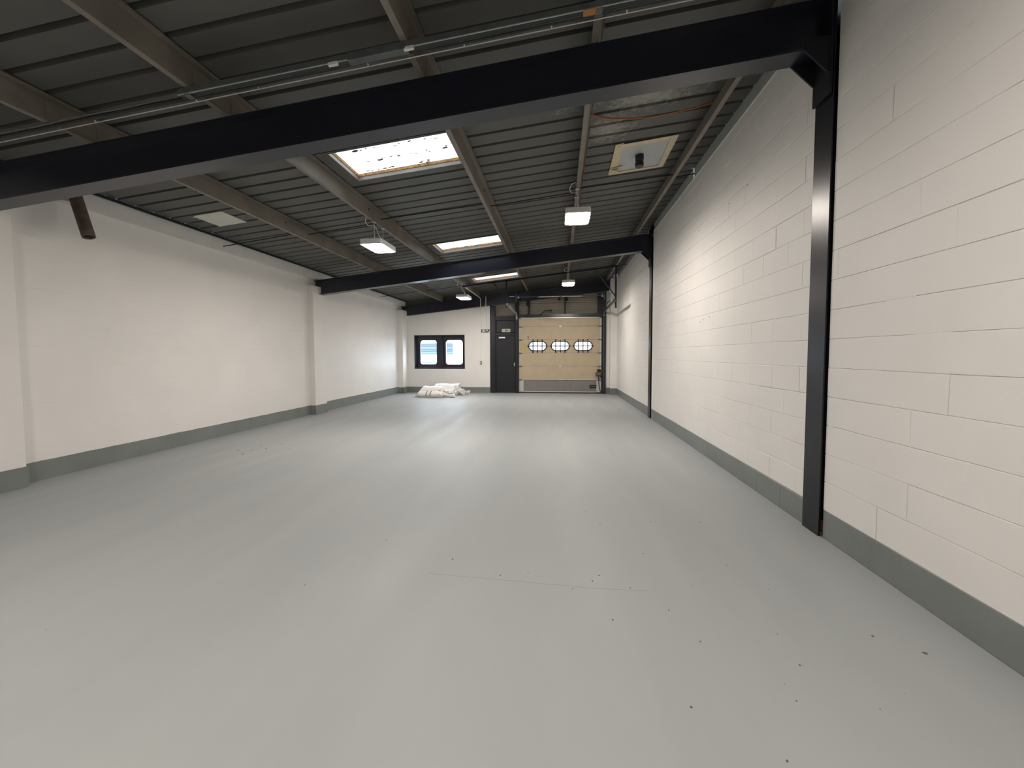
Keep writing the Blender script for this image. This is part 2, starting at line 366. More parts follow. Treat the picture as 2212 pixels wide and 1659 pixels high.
def skirt_run(mb, p0, p1, nrm, h=BASE, jit=0.004):
    # wavy-topped painted band along a straight run
    p0 = Vector(p0); p1 = Vector(p1); nrm = Vector(nrm); L = (p1-p0).length; k = max(2, int(L/0.12)); th = 0.008
    tops = [h+rj.uniform(-jit, jit) for _ in range(k+1)]
    vs = []
    for i in range(k+1):
        q = p0.lerp(p1, i/k)
        for o_, z in ((-.02, 0), (th, 0), (th, tops[i]), (-.02, tops[i])):
            vs.append((q.x+nrm.x*o_, q.y+nrm.y*o_, z))
    fs = []
    for i in range(k):
        for j in range(4):
            fs.append([i*4+j, i*4+(j+1) % 4, (i+1)*4+(j+1) % 4, (i+1)*4+j])
    fs += [[0, 3, 2, 1], [k*4+j for j in range(4)]]
    mb.add(vs, fs)
cur = YN
for (x1, y0, y1, zt) in PIL:
    skirt_run(bl, (XL, cur), (XL, y0), (1, 0), h=BASE if cur < 9 else BASE+.02)
    skirt_run(bl, (XL, y0), (x1, y0), (0, -1)); skirt_run(bl, (x1, y0-.008), (x1, y1+.008), (1, 0))
    if y1 < YF: skirt_run(bl, (XL, y1), (x1, y1), (0, 1))
    cur = y1+.002
struct('baseboard_left', bl, M['skirt'], 'grey painted band along the foot of the left wall and its piers', 'baseboard')

# ---- left eaves: boxed white beam and dark angle under the deck edge
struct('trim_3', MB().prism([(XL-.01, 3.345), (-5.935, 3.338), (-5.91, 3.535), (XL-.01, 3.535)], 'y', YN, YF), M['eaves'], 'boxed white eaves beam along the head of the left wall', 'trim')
struct('trim_4', MB().box(-5.925, -5.845, YN, YF, 3.525, 3.533).box(-5.853, -5.845, YN, YF, 3.495, 3.53), M['steel'], 'dark steel angle along the left edge of the roof deck', 'trim')

# ---- far wall (white masonry with the window opening) and near wall
WX0, WX1, WZ0, WZ1 = -5.587, -3.591, 0.923, 2.221
wf = MB()
def slab(x0, x1, z0, z1a, z1b=None, y0=YF, y1=YF+0.28):
    z1b = z1a if z1b is None else z1b
    wf.prism([(x0, z0), (x1, z0), (x1, z1b), (x0, z1a)], 'y', y0, y1)
slab(XL-.3, WX0, 0, zr(RB, XL-.3)-.001, zr(RB, WX0)-.001); slab(WX0, WX1, 0, WZ0); slab(WX0, WX1, WZ1, zr(RB, WX0)-.001, zr(RB, WX1)-.001)
slab(WX1, -2.594, 0, zr(RB, WX1)-.001, zr(RB, -2.594)-.001)
slab(1.727, XR+.3, 0, zr(RB, 1.727)-.001, zr(RB, XR+.3)-.001)
wall_f = struct('wall_far', wf, M['wall'], 'white painted end wall with the window, left of the dark door', 'wall')
obj('pilaster', MB().box(1.86, XR+.01, 14.78, YF+.01, BASE, 4.19), M['wall'], wall_f, bevel=0.006)
bf = MB()
skirt_run(bf, (-5.86, YF), (-2.594, YF), (0, -1), h=BASE-.01); skirt_run(bf, (1.727, YF), (1.86, YF), (0, -1)); skirt_run(bf, (1.86, 14.78), (XR, 14.78), (0, -1)); skirt_run(bf, (1.86, 14.78), (1.86, YF), (-1, 0))
struct('baseboard_far', bf, M['skirt'], 'grey painted band along the foot of the far wall', 'baseboard')
struct('wall_near', MB().box(XL-.3, XR+.3, YN-.3, YN, 0, 4.6), M['wall'], 'white wall closing the unit behind the viewpoint', 'wall')
# cladding above doors: three stacked profiled cream sheets, and infill above the far rafter
def ribbed(z0, z1, x0, x1, y):
    mb = MB(); prof = []; z = z0+.004; k = 0
    step = (z1-z0-.008)/8
    for i in range(9):
        prof.append((y+(0.012 if i % 2 else 0.0), z0+.004+i*step))
    prof += [(y+.05, z1-.004), (y+.05, z0+.004)]
    return mb.prism(prof, 'x', x0, x1)
obj('cladding_light_block', MB().box(-2.45, 1.80, 15.205, 15.215, 2.8, 4.0), M['creamdark'], wall_f)  # unseen sheet added to block daylight through the cladding gaps
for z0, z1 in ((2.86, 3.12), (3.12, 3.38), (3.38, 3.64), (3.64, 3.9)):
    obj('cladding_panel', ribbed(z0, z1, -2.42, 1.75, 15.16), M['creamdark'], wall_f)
obj('gable_infill', MB().prism([(-6.4, zr(RB, -6.4)+.02), (XR+.4, zr(RB, XR+.4)+.02), (XR+.4, 4.75), (-6.4, 3.9)], 'y', 15.125, 15.135), M['deck'], wall_f)

# ---- roof deck: profiled steel sheets, each sheet a piece of the ceiling
ceil = bpy.data.objects.new('ceiling', None); C.objects.link(ceil); ceil['kind'] = 'structure'; ceil['category'] = 'ceiling'; ceil['label'] = 'dark grey profiled steel roof deck over the whole unit'
GP, G0 = 0.25, 4.54
def sheet(y0, y1, x0, x1, a=DK, name='roof_sheet', material=None, parent=None, depth=0.045, gw=0.026):
    prof = [(y0, 0)]
    k = math.floor((y0-G0)/GP)
    while G0+GP*k < y1+.1:
        g = G0+GP*k; k += 1
        for dy, h in ((-gw, 0), (-gw*.62, depth), (gw*.62, depth), (gw, 0)):
            if y0+.001 < g+dy < y1-.001: prof.append((g+dy, h))
    prof.append((y1, 0 if prof[-1][1] == 0 else depth))
    t = 0.0015; vs = []; kk = len(prof)
    for x in (x0, x1):
        for y, h in prof: vs.append((x, y, a+SL*x+h))
    fs = [[i, i+1, kk+i+1, kk+i] for i in range(kk-1)]
    return obj(name, MB().add(vs, fs), material or M['deck'], parent or ceil)
SKY = [(4.60, 5.36), (8.58, 9.34), (12.50, 13.25)]
SX0, SX1 = -2.76, -1.285
DX0, DX1 = -5.90, XR+0.032
edges = []
def run(a, b):
    k = max(1, round((b-a)/1.0)); e_ = [a]
    for i in range(1, k): e_.append(G0+GP*round((a+(b-a)*i/k-G0-GP/2)/GP)+GP/2)
    e_.append(b); return list(zip(e_[:-1], e_[1:]))
for a, b_ in run(YN, SKY[0][0])+run(SKY[0][1], SKY[1][0])+run(SKY[1][1], SKY[2][0])+run(SKY[2][1], YF+.2):
    sheet(a, b_, DX0, DX1)
for a, b_ in SKY:
    sheet(a, b_, DX0, SX0); sheet(a, b_, SX1, DX1)
# outer roof skin over deck edges keeps daylight out along the wall heads
obj('roof_edge', MB().box(XL-.35, DX0+.02, YN-.3, YF+.3, DK+.05, DK+.07, SL).box(DX1-.02, XR+.5, YN-.3, YF+.3, DK+.05, DK+.07, SL), M['deck'], ceil)

# ================================================================== STEEL FRAME
def ibeam_x(mb, x0, x1, yc, zb, zt, fw=0.184, tf=0.014, tw=0.012):
    h = fw/2
    prof = [(yc-h, zb), (yc+h, zb), (yc+h, zb+tf), (yc+tw/2, zb+tf), (yc+tw/2, zt-tf), (yc+h, zt-tf), (yc+h, zt), (yc-h, zt), (yc-h, zt-tf), (yc-tw/2, zt-tf), (yc-tw/2, zb+tf), (yc-h, zb+tf)]
    mb.prism(prof, 'x', x0, x1, slope=SL)
RAF_LAB = ['dark navy steel roof beam behind the viewpoint', 'big dark navy steel roof beam spanning the room nearest the camera', 'dark navy steel roof beam at mid-room, behind the two big lit lamps', 'dark navy steel roof beam against the far end wall, above the doors']
for i, yc in enumerate(FRAMES):
    t = thing('rafter', RAF_LAB[i], 'beam', (0, yc, zr(RB, 0)))
    mb = MB(); x0 = -5.91 if i < 3 else -5.855; ibeam_x(mb, x0, 2.045 if i < 3 else 1.85, yc, RB, RT)
    obj('beam', mb, M['steel'], t)
    e = MB(); ibeam_x(e, XL+.002, x0, yc, RB+.20, RT, fw=0.16)
    obj('bearing_end', e, M['steel'], t)
    if i < 3:
        for y0_, y1_ in ((yc-.096, yc-.084), (yc+.084, yc+.096)):
            g = MB().prism([(1.86, zr(RB, 1.86)+.002), (1.87, zr(RB, 1.87)+.08), (2.063, zr(RB, 2.063)+.08), (2.063, 3.60), (2.03, 3.615)], 'y', y0_, y1_)
            obj('haunch', g, M['doorsteel'], t)
        pl = MB().box(2.045, 2.063, yc-.105, yc+.105, 3.45, 4.28); obj('end_plate', pl, M['doorsteel'], t)
COL_LAB = {0: 'dark navy steel column in the right wall behind the viewpoint', 1: 'tall dark navy steel column in the right wall, near the camera, with a bright lamp reflection', 2: 'slim dark navy steel column in the right wall under the mid-room beam'}
for i, yc in enumerate(FRAMES[:3]):
    t = thing('column', COL_LAB[i], 'column', (2.16, yc, 0)); h = 0.105
    x0, x1, tf, tw = 2.070, 2.27, 0.013, 0.01
    prof = [(x0, yc-h), (x0+tf, yc-h), (x0+tf, yc-tw/2), (x1-tf, yc-tw/2), (x1-tf, yc-h), (x1, yc-h), (x1, yc+h), (x1-tf, yc+h), (x1-tf, yc+tw/2), (x0+tf, yc+tw/2), (x0+tf, yc+h), (x0, yc+h)]
    obj('shaft', MB().prism(prof, 'z', 0, 4.36), M['column'], t)
    obj('packing_piece', MB().box(x0+.02, x0+.028, yc-.112, yc-.06, 0.0, 0.03).box(x0+.05, x0+.06, yc-.12, yc-.05, 0, .11), M['wood'], t, label='brown timber packing at the column foot') if i == 1 else None

PX_ = [1.705, 0.257, -1.195, -3.035, -4.455]
PLAB = ['grey steel purlin nearest the right wall, under the roof deck', 'grey steel purlin carrying the two right-hand lamps', 'grey steel purlin along the right edge of the skylights', 'grey steel purlin along the left edge of the skylights, carrying the left lamps', 'grey-brown steel purlin nearest the left wall, under the roof deck']
for x, lb in zip(PX_, PLAB):
    t = thing('purlin', lb, 'purlin', (x+.05, 5.4, zr(PB, x)))
    z0, z1 = zr(PB, x), zr(DK, x)-.004; wx = x+.053; th = .004
    prof = [(x, z0+.016), (x, z0), (wx, z0), (wx, z1-th), (wx+.055, z1-th+.004), (wx+.055, z1-.018), (wx+.059, z1-.018), (wx+.059, z1+.003), (wx-th, z1), (wx-th, z0+th), (x+th, z0+th), (x+th, z0+.016)]
    obj('section', MB().prism(prof, 'y', YN, YF+.15), M['purlin'], t)
    for fi, yc in enumerate(FRAMES):
        if fi == 0: continue
        cl = MB().box(wx+.001, wx+.008, yc-.07, yc+.07, zr(RT, wx)+.002, z1-.05)
        obj('cleat', cl, M['purlin'], t)
        if fi < 3 and x < -1:
            sl = MB().box(wx+.0015, wx+.004, yc-.45, yc+.45, z0+.012, z1-.03); obj('sleeve', sl, M['purlin'], t)
    for yb in (6.1, 12.2):
        obj('bolt', MB().lathe((wx+.001, yb, z0+.12), [(.012, 0), (.012, .01), (.006, .013)], 8, 'x'), M['black'], t)

# ================================================================== SKYLIGHTS
SLAB = ['largest, nearest skylight, just beyond the front roof beam', 'middle skylight, just in front of the mid-room beam', 'small-looking farthest skylight, above the loading door rails']
for (a, b_), lb in zip(SKY, SLAB):
    t = thing('skylight', lb, 'skylight', ((SX0+SX1)/2, (a+b_)/2, zr(DK, (SX0+SX1)/2)))
    fr = MB(); d = DK
    for x0, x1, y0, y1 in ((SX0-.15, SX0, a-.02, b_+.10), (SX1, SX1+.05, a-.02, b_+.10), (SX0, SX1, b_, b_+.10), (SX0, SX1, a-.02, a)):
        mb = MB().box(x0, x1, y0, y1, d-.010, d-.002, SL); obj('trim_flange', mb, M['deck'], t)
    for x0, x1, y0, y1 in ((SX0, SX0+.012, a, b_), (SX1-.012, SX1, a, b_), (SX0, SX1, b_-.012, b_), (SX0, SX1, a, a+.012)):
        mb = MB().box(x0, x1, y0, y1, d-.014, d+.035, SL); obj('upstand', mb, M['purlin'], t)
    for x0, x1, y0, y1 in ((SX0-.02, SX0+.02, a, b_), (SX1-.02, SX1+.02, a, b_), (SX0, SX1, b_-.02, b_+.02), (SX0, SX1, a-.02, a+.02)):
        mb = MB().box(x0, x1, y0, y1, d+.035, d+.072, SL); obj('foam_edge', mb, M['foam'], t)
    o = sheet(a-.15, b_+.15, SX0-.15, SX1+.15, a=DK+.072, name='translucent_sheet', material=M['grp'], parent=t, depth=.035, gw=.045)
    sc = MB()
    for i in range(5): sc.lathe((SX0-.075, a+.05+i*.17, zr(d, SX0-.075)-.014), [(.007, 0), (.007, .006)], 6)
    for i in range(6): sc.lathe((SX0+.12+i*.25, b_+.055, zr(d, SX0+.12+i*.25)-.014), [(.007, 0), (.007, .006)], 6)
    obj('screws', sc, M['black'], t, stuff=True)
    db = MB(); rd = random.Random(int(a*10))
    for g in (G0+GP*k_ for k_ in range(60)):
        if not a < g < b_: continue
        for i in range(15):
            x = rd.uniform(SX0+.05, SX1-.03); r = rd.uniform(.005, .012)*(2.2 if rd.random() < .12 else 1); y = g+rd.uniform(-.03, .03); kk = rd.randint(5, 7); el = rd.uniform(1, 3.5)
            db.prism([(x+r*el*math.cos(6.283*q/kk)*rd.uniform(.6, 1.2), y+r*math.sin(6.283*q/kk)*rd.uniform(.6, 1.2)) for q in range(kk)], 'z', d+.062, d+.066, slope=SL)
    obj('leaf_debris', db, M['rust'], t, stuff=True)

# ================================================================== LAMPS
LAMPS = [(0.285, 6.45, 3.60, 'square pendant lamp panel under the right purlin, high in front of the mid-room beam'),
         (-3.02, 6.51, 3.27, 'square pendant lamp panel under the left purlin, in front of the mid-room beam'),
         (0.285, 12.32, 3.60, 'small-looking pendant lamp panel beyond the mid-room beam, above the loading door'),
         (-2.98, 12.45, 3.255, 'small-looking pendant lamp panel beyond the mid-room beam, above and right of the window'),
         (0.285, 0.50, 3.60, 'pendant lamp panel over the viewpoint, right purlin'),
         (-3.02, 0.50, 3.27, 'pendant lamp panel over the viewpoint, left purlin')]
def rr3(cx, cy, hw, hh, r, n=4): return rrect(cx, cy, hw, hh, r, n)
for x, y, z, lb in LAMPS:
    t = thing('pendant_lamp', lb, 'lamp', (x, y, z), 'lamps hung below the purlins')
    pz = zr(PB, PX_[1] if x > -1 else PX_[3]); hx = (PX_[1] if x > -1 else PX_[3])+.022
    hs = MB().prism(rr3(x, y, .188, .288, .03), 'z', z+.012, z+.070); obj('housing', hs, M['white'], t)
    rim = MB().prism(rr3(x, y, .192, .292, .032), 'z', z-.012, z+.016); obj('rim', rim, M['white'], t)
    lz = MB(); ra, rb_ = rr3(x, y, .180, .280, .05), rr3(x, y, .150, .250, .05); kq = len(ra)
    lz.add([(px, py, z+.006) for px, py in ra]+[(px, py, z-.010) for px, py in ra]+[(px, py, z-.026) for px, py in rb_],
           [list(range(kq)), [2*kq+i for i in range(kq)]]+[[i+q*kq, (i+1) % kq+q*kq, (i+1) % kq+(q+1)*kq, i+(q+1)*kq] for q in (0, 1) for i in range(kq)])
    obj('lens', lz, M['lens'], t)
    obj('driver_box', MB().box(x-.06, x+.06, y-.13, y+.13, z+.070, z+.10), M['white'], t)
    for dy in (-.165, .165):
        cp = MB().lathe((hx, y+dy, pz-.012), [(.03, 0), (.034, .004), (.034, .010), (.012, .012)], 14); obj('clamp', cp, M['galv'], t)
        obj('hanger', MB().tube([(hx, y+dy, pz-.012), (hx+.004, y+dy, z+.17), (x, y+dy*.8, z+.070)], .0055, 6), M['galv'], t)
        obj('bracket', MB().box(x-.03, x+.03, y+dy*.8-.012, y+dy*.8+.012, z+.068, z+.085), M['galv'], t)
    cx = hx-.045
    obj('flex', MB().tube([(hx-.03, y-.28, pz+.05), (cx-.05, y-.26, pz+.03), (cx-.075, y-.22, pz-.02), (cx-.05, y-.17, pz-.06), (hx-.01, y-.14, pz-.05), (hx+.012, y-.1, pz-.1), (hx+.01, y-.03, pz-.16), (x+.05, y+.03, z+.12)], .0065, 6), M['white'], t, smooth=True)

# ================================================================== SAG RODS
def sag(y, lb, x_end):
    t = thing('sag_rod', lb, 'rod', (-2, y, 3.9)); xs = [x_end]+sorted([p+.05 for p in PX_])+[XR+.02]
    for i in range(len(xs)-1):
        dy = .08 if i % 2 else -.08; x0, x1 = xs[i], xs[i+1]
        z0 = zr(PB, x0)+.10; z1 = zr(PB, x1)+.10
        if i == 0: z0 = zr(PB, x0)+.06
        obj('rod', MB().tube([(x0, y+dy, z0), (x1, y+dy*.6, z1)], .008, 6), M['doorsteel'], t)
sag(6.62, 'thin dark tie rods crossing between purlins beside the two nearer lamps', -5.92)
sag(12.90, 'thin dark tie rods crossing between purlins beyond the mid-room beam', -5.92)

# ================================================================== NEAR BAY SERVICES
t = thing('cable_trunking', 'galvanised cable trunking slung under the purlins in front of the nearest beam', 'trunking', (0, 3.1, zr(PB, 0)))
ch = MB(); zt = PB-.004
prof = [(3.075, zt), (3.125, zt), (3.125, zt-.05), (3.122, zt-.05), (3.122, zt-.003), (3.078, zt-.003), (3.078, zt-.05), (3.075, zt-.05)]
obj('channel', MB().prism(prof, 'x', -3.09, 2.02, slope=SL), M['galvdark'], t)
obj('lid', MB().box(-3.09, 2.02, 3.079, 3.121, zt-.046, zt-.040, SL), M['liddark'], t)
obj('lip', MB().box(-3.09, 2.02, 3.069, 3.0755, zt-.053, zt-.046, SL), M['galv'], t, label='bright folded edge')
obj('cable_bundle', MB().tube([(x, 3.15, zr(zt, x)-.03+.004*math.sin(3*x)) for x in [-6.0+.5*i for i in range(17)]], .017, 7), M['black'], t, smooth=True)
obj('coupler', MB().box(-1.62, -1.16, 3.066, 3.130, zt-.058, zt-.002, SL), M['galvdark'], t)
for x in (-1.78, -1.17): obj('junction_box', MB().box(x, x+.075, 3.066, 3.09, zt-.066, zt-.045, SL), M['white'], t)
obj('label_strip', MB().box(.17, .30, 3.064, 3.122, zt-.058, zt-.052, SL), M['orangelabel'], t, label='orange tape strip')
for i, p in enumerate(PX_): obj('clip', MB().box(p, p+.05, 3.07, 3.13, zt-.06, zt-.053, SL), M['galvdark'], t) if p > -3.05 else None
t = thing('cable_run', 'thin pale cable with little drop clips, behind the galvanised trunking', 'cable', (0, 3.19, zr(PB, 0)-.01))
obj('wire', MB().tube([(-6.0+.4*i, 3.19, zr(PB, -6.0+.4*i)-.012) for i in range(21)], .0048, 6), M['white'], t)
for x in (-4.0, -3.02, -2.45, -1.5, -.72, -.05, .5, 1.1): obj('clip', MB().tube([(x-.012, 3.12, zr(PB, x)-.02), (x-.008, 3.15, zr(PB, x)-.045), (x, 3.19, zr(PB, x)-.012)], .0055, 5), M['white'], t)
t = thing('cable_run', 'thin pale cables without trunking, at the far left in front of the nearest beam', 'cable', (-4.5, 3.12, zr(PB, -4.5)))
for y, dz in ((3.09, -.01), (3.115, -.014)): obj('wire', MB().tube([(-6.0+.3*i, y, zr(PB, -6.0+.3*i)+dz-.006*(i % 3)) for i in range(11)], .006, 6), M['galvdark'], t)

for o_ in bpy.data.objects:
    if o_.name.startswith('cable_trunking'): o_.location.y -= .055
    elif o_.name.startswith('cable_run'): o_.location.y -= .015
# rusty pipe stub hanging behind the first beam
t = thing('pipe_stub', 'rusty brown steel pipe stub hanging below the nearest beam at upper left', 'pipe', (-5.69, 4.3, 2.9))
pp = MB(); p0, p1 = Vector((-5.90, 4.30, 3.58)), Vector((-5.685, 4.30, 2.905))
pp.tube([p0, p1], .064, 20, cap=False).tube([p0, p1], .056, 20, cap=False)
k0 = len(pp.v)
pp.f += [[20+j, 20+(j+1) % 20, 60+(j+1) % 20, 60+j] for j in range(20)]
obj('pipe', pp, M['rust'], t, smooth=True)
obj('bore_shade_disc', MB().tube([p0.lerp(p1, .90), p0.lerp(p1, .92)], .0565, 20), M['black'], t)  # black disc standing in for the shade inside the open pipe

# ================================================================== ITEMS ON THE DECK
t = thing('paper_sheet', 'pale square sheet stuck flat to the roof deck near the left wall', 'sheet', (-5.30, 5.83, zr(DK, -5.3)))
N = 8; vs = []; x0, x1, y0, y1 = -5.545, -5.055, 5.575, 6.07
for i in range(N+1):
    for j in range(N+1):
        u, v = i/N, j/N; x = x0+(x1-x0)*u; y = y0+(y1-y0)*v
        vs.append((x, y, zr(DK, x)-.006-.018*(u*(1-u)*v*(1-v)*8)-.02*(abs(u-.0) < .01 and j == 0)))
fs = [[i*(N+1)+j, i*(N+1)+j+1, (i+1)*(N+1)+j+1, (i+1)*(N+1)+j] for i in range(N) for j in range(N)]
k = len(vs); vs += [(a, b_, c+.003) for a, b_, c in vs]; fs += [[q+k for q in f][::-1] for f in fs]
ring = [j for j in range(N+1)]+[i*(N+1)+N for i in range(1, N+1)]+[N*(N+1)+j for j in range(N-1, -1, -1)]+[i*(N+1) for i in range(N-1, 0, -1)]
fs += [[ring[q], ring[(q+1) % len(ring)], ring[(q+1) % len(ring)]+k, ring[q]+k] for q in range(len(ring))]
obj('paper', MB().add(vs, fs), M['paper'], t, smooth=True)

t = thing('taped_panel', 'grey film panel edged with cream masking tape on the roof deck, near the right wall', 'panel', (1.15, 6.0, zr(DK, 1.15)))
TX0, TX1, TY0, TY1 = 0.765, 1.535, 5.56, 6.44
obj('film', MB().box(TX0+.02, TX1-.02, TY0+.02, TY1-.02, DK-.012, DK-.004, SL), M['sheet'], t)
def tape(x0, y0, x1, y1, x2, y2, x3, y3, dz=0):
    mb = MB(); q = [(x0, y0), (x1, y1), (x2, y2), (x3, y3)]
    mb.prism(q, 'z', DK-.017-dz, DK-.0125-dz, slope=SL); obj('tape_strip', mb, M['tape'], t)
tape(TX0-.02, TY0-.01, TX0+.085, TY0-.03, TX0+.10, TY1-.14, TX0-.01, TY1-.02)
tape(TX0+.05, TY0, TX1+.01, TY0-.02, TX1, TY0+.075, TX0+.04, TY0+.085, .004)
tape(TX1-.075, TY0-.01, TX1+.015, TY0-.01, TX1+.03, TY1-.05, TX1-.05, TY1-.03, .006)
tape(TX0-.01, TY1-.06, TX1+.03, TY1-.06, TX1+.03, TY1, TX0, TY1+.01, .003)
tape(TX0-.01, TY1-.23, TX0+.17, TY1-.26, TX0+.11, TY1-.08, TX0-.02, TY1-.06, .012)
obj('curled_tape', MB().add([(TX0+.0, TY1-.2, zr(DK, TX0)-.03), (TX0+.12, TY1-.22, zr(DK, TX0)-.06), (TX0+.16, TY1-.26, zr(DK, TX0)-.035), (TX0+.09, TY1-.1, zr(DK, TX0)-.05), (TX0+.01, TY1-.07, zr(DK, TX0)-.02)], [(0, 1, 4), (1, 2, 3), (1, 3, 4)]), M['tape'], t)
ob = MB().lathe((1.13, 5.96, zr(DK, 1.13)-.175), [(.050, 0), (.060, .01), (.060, .06), (.050, .066), (.050, .085), (.060, .092), (.060, .165)], 16)
obj('vent_stub', ob, M['black'], t, smooth=True, label='black pipe stub poking through the film')

t = thing('orange_cable', 'slack orange cable between two purlins, beside the flaking white patch', 'cable', (1.0, 4.85, 4.2))
obj('cord', MB().tube([(.35, 4.68, zr(4.115, .35)), (.5, 4.77, zr(4.10, .5)), (.65, 4.82, zr(4.095, .65)), (.85, 4.87, zr(4.09, .85)), (1.05, 4.90, zr(4.09, 1.05)), (1.3, 4.905, zr(4.095, 1.3)), (1.55, 4.895, zr(4.105, 1.55)), (1.73, 4.875, zr(4.12, 1.73))], .009, 8), M['orange'], t, smooth=True)
t = thing('ceiling_hook', 'tiny dark hook under the deck beside the purlin nearest the left wall', 'hook', (-4.62, 4.75, 3.6))
obj('hook', MB().tube([(-4.66, 4.73, zr(DK, -4.66)), (-4.66, 4.73, zr(DK, -4.66)-.05), (-4.63, 4.74, zr(DK, -4.63)-.07), (-4.64, 4.75, zr(DK, -4.63)-.10), (-4.66, 4.74, zr(DK, -4.63)-.12)], .006, 6), M['black'], t)

# ================================================================== WINDOW
win = bpy.data.objects.new('window_1', None); C.objects.link(win); win.location = (-4.589, YF+.1, WZ0); win['kind'] = 'structure'; win['category'] = 'window'; win['label'] = 'black framed two-light window in the far wall'
rv = MB()
for x0, x1, z0, z1 in ((WX0-.005, WX0+.02, WZ0, WZ1), (WX1-.02, WX1+.005, WZ0, WZ1), (WX0, WX1, WZ0-.005, WZ0+.02), (WX0, WX1, WZ1-.02, WZ1+.005)): rv.box(x0, x1, YF-.006, YF+.26, z0, z1)
obj('reveal_lining', rv, M['steel'], win)
ca = MB(); ca.holed([(WX0, WZ0), (WX1, WZ0), (WX1, WZ1), (WX0, WZ1)], [rrect(-5.085, 1.56, .328, .468, .10), rrect(-4.05, 1.557, .332, .472, .10)], YF+.19, YF+.25)
obj('casement_frame', ca, M['steel'], win)
obj('mullion', MB().box(-4.62, -4.50, YF+.05, YF+.20, WZ0+.02, WZ1-.02).box(-4.585, -4.535, YF+.03, YF+.05, WZ0+.02, WZ1-.02), M['steel'], win)
for x0, x1 in ((WX0+.10, -4.66), (-4.46, WX1-.08)):
    obj('glazing_bead', MB().box(x0, x1, YF+.165, YF+.19, WZ0+.095, WZ0+.12).box(x0, x1, YF+.165, YF+.19, WZ1-.12, WZ1-.10), M['steel'], win)
    obj('pane', MB().box(x0-.02, x1+.02, YF+.215, YF+.221, WZ0+.08, WZ1-.08), M['glass'], win)
obj('sill', MB().box(WX0+.01, WX1-.01, YF-.02, YF+.19, WZ0+.018, WZ0+.045), M['steel'], win)

# ================================================================== PERSONNEL DOOR
d1 = bpy.data.objects.new('door_1', None); C.objects.link(d1); d1.location = (-2.0, YF, 0); d1['kind'] = 'structure'; d1['category'] = 'door'; d1['label'] = 'charcoal personnel door with solid overpanel between the white wall and the loading door'
dp = lambda n_, mb, mt=M['doorgrey'], par=d1, **k: obj(n_, mb, mt, par, **k)
dp('frame_post', MB().box(-2.592, -2.40, YF-.03, YF+.18, 0, zr(RB, -2.5)-.0), bevel=.006)
dp('frame_post', MB().box(-1.625, -1.50, YF-.05, YF+.16, 0, 2.98), bevel=.006)
dp('head_rail', MB().box(-2.40, -1.625, YF-.01, YF+.12, 2.815, 2.925), bevel=.006)
dp('mid_rail', MB().box(-2.40, -1.625, YF+.005, YF+.12, 2.18, 2.285), bevel=.006)
dp('side_rail', MB().box(-2.40, -2.375, YF+.0, YF+.12, 0, 2.815)); dp('upper_rail', MB().box(-2.375, -1.625, YF+.01, YF+.12, 2.765, 2.815))
dp('overpanel', MB().box(-2.365, -1.635, YF+.05, YF+.09, 2.295, 2.755), bevel=.012)
dp('door_light_block', MB().box(-2.40, -1.60, YF+.092, YF+.11, 0, 2.93), M['steel'])  # full-height sheet added behind the door to block daylight leaks
leaf = dp('door_leaf', MB().box(-2.368, -1.635, YF+.03, YF+.075, .012, 2.17), bevel=.004)
obj('closer', MB().box(-2.255, -2.01, YF-.035, YF+.03, 2.075, 2.135), M['white'], leaf, bevel=.006, label='white door closer')
obj('closer_arm', MB().box(-2.15, -1.95, YF-.02, YF-.012, 2.135, 2.145).box(-1.96, -1.945, YF-.02, YF+.02, 2.14, 2.19), M['steel'], leaf)
obj('hinge', MB().box(-2.385, -2.362, YF-.012, YF+.03, 1.03, 1.11), M['black'], leaf); 
obj('lock_handle', MB().box(-1.672, -1.642, YF-.005, YF+.03, 1.02, 1.16).tube([(-1.657, YF-.0, 1.10), (-1.657, YF-.045, 1.10), (-1.70, YF-.05, 1.10)], .009, 8), M['alu'], leaf, label='bright metal lock handle')

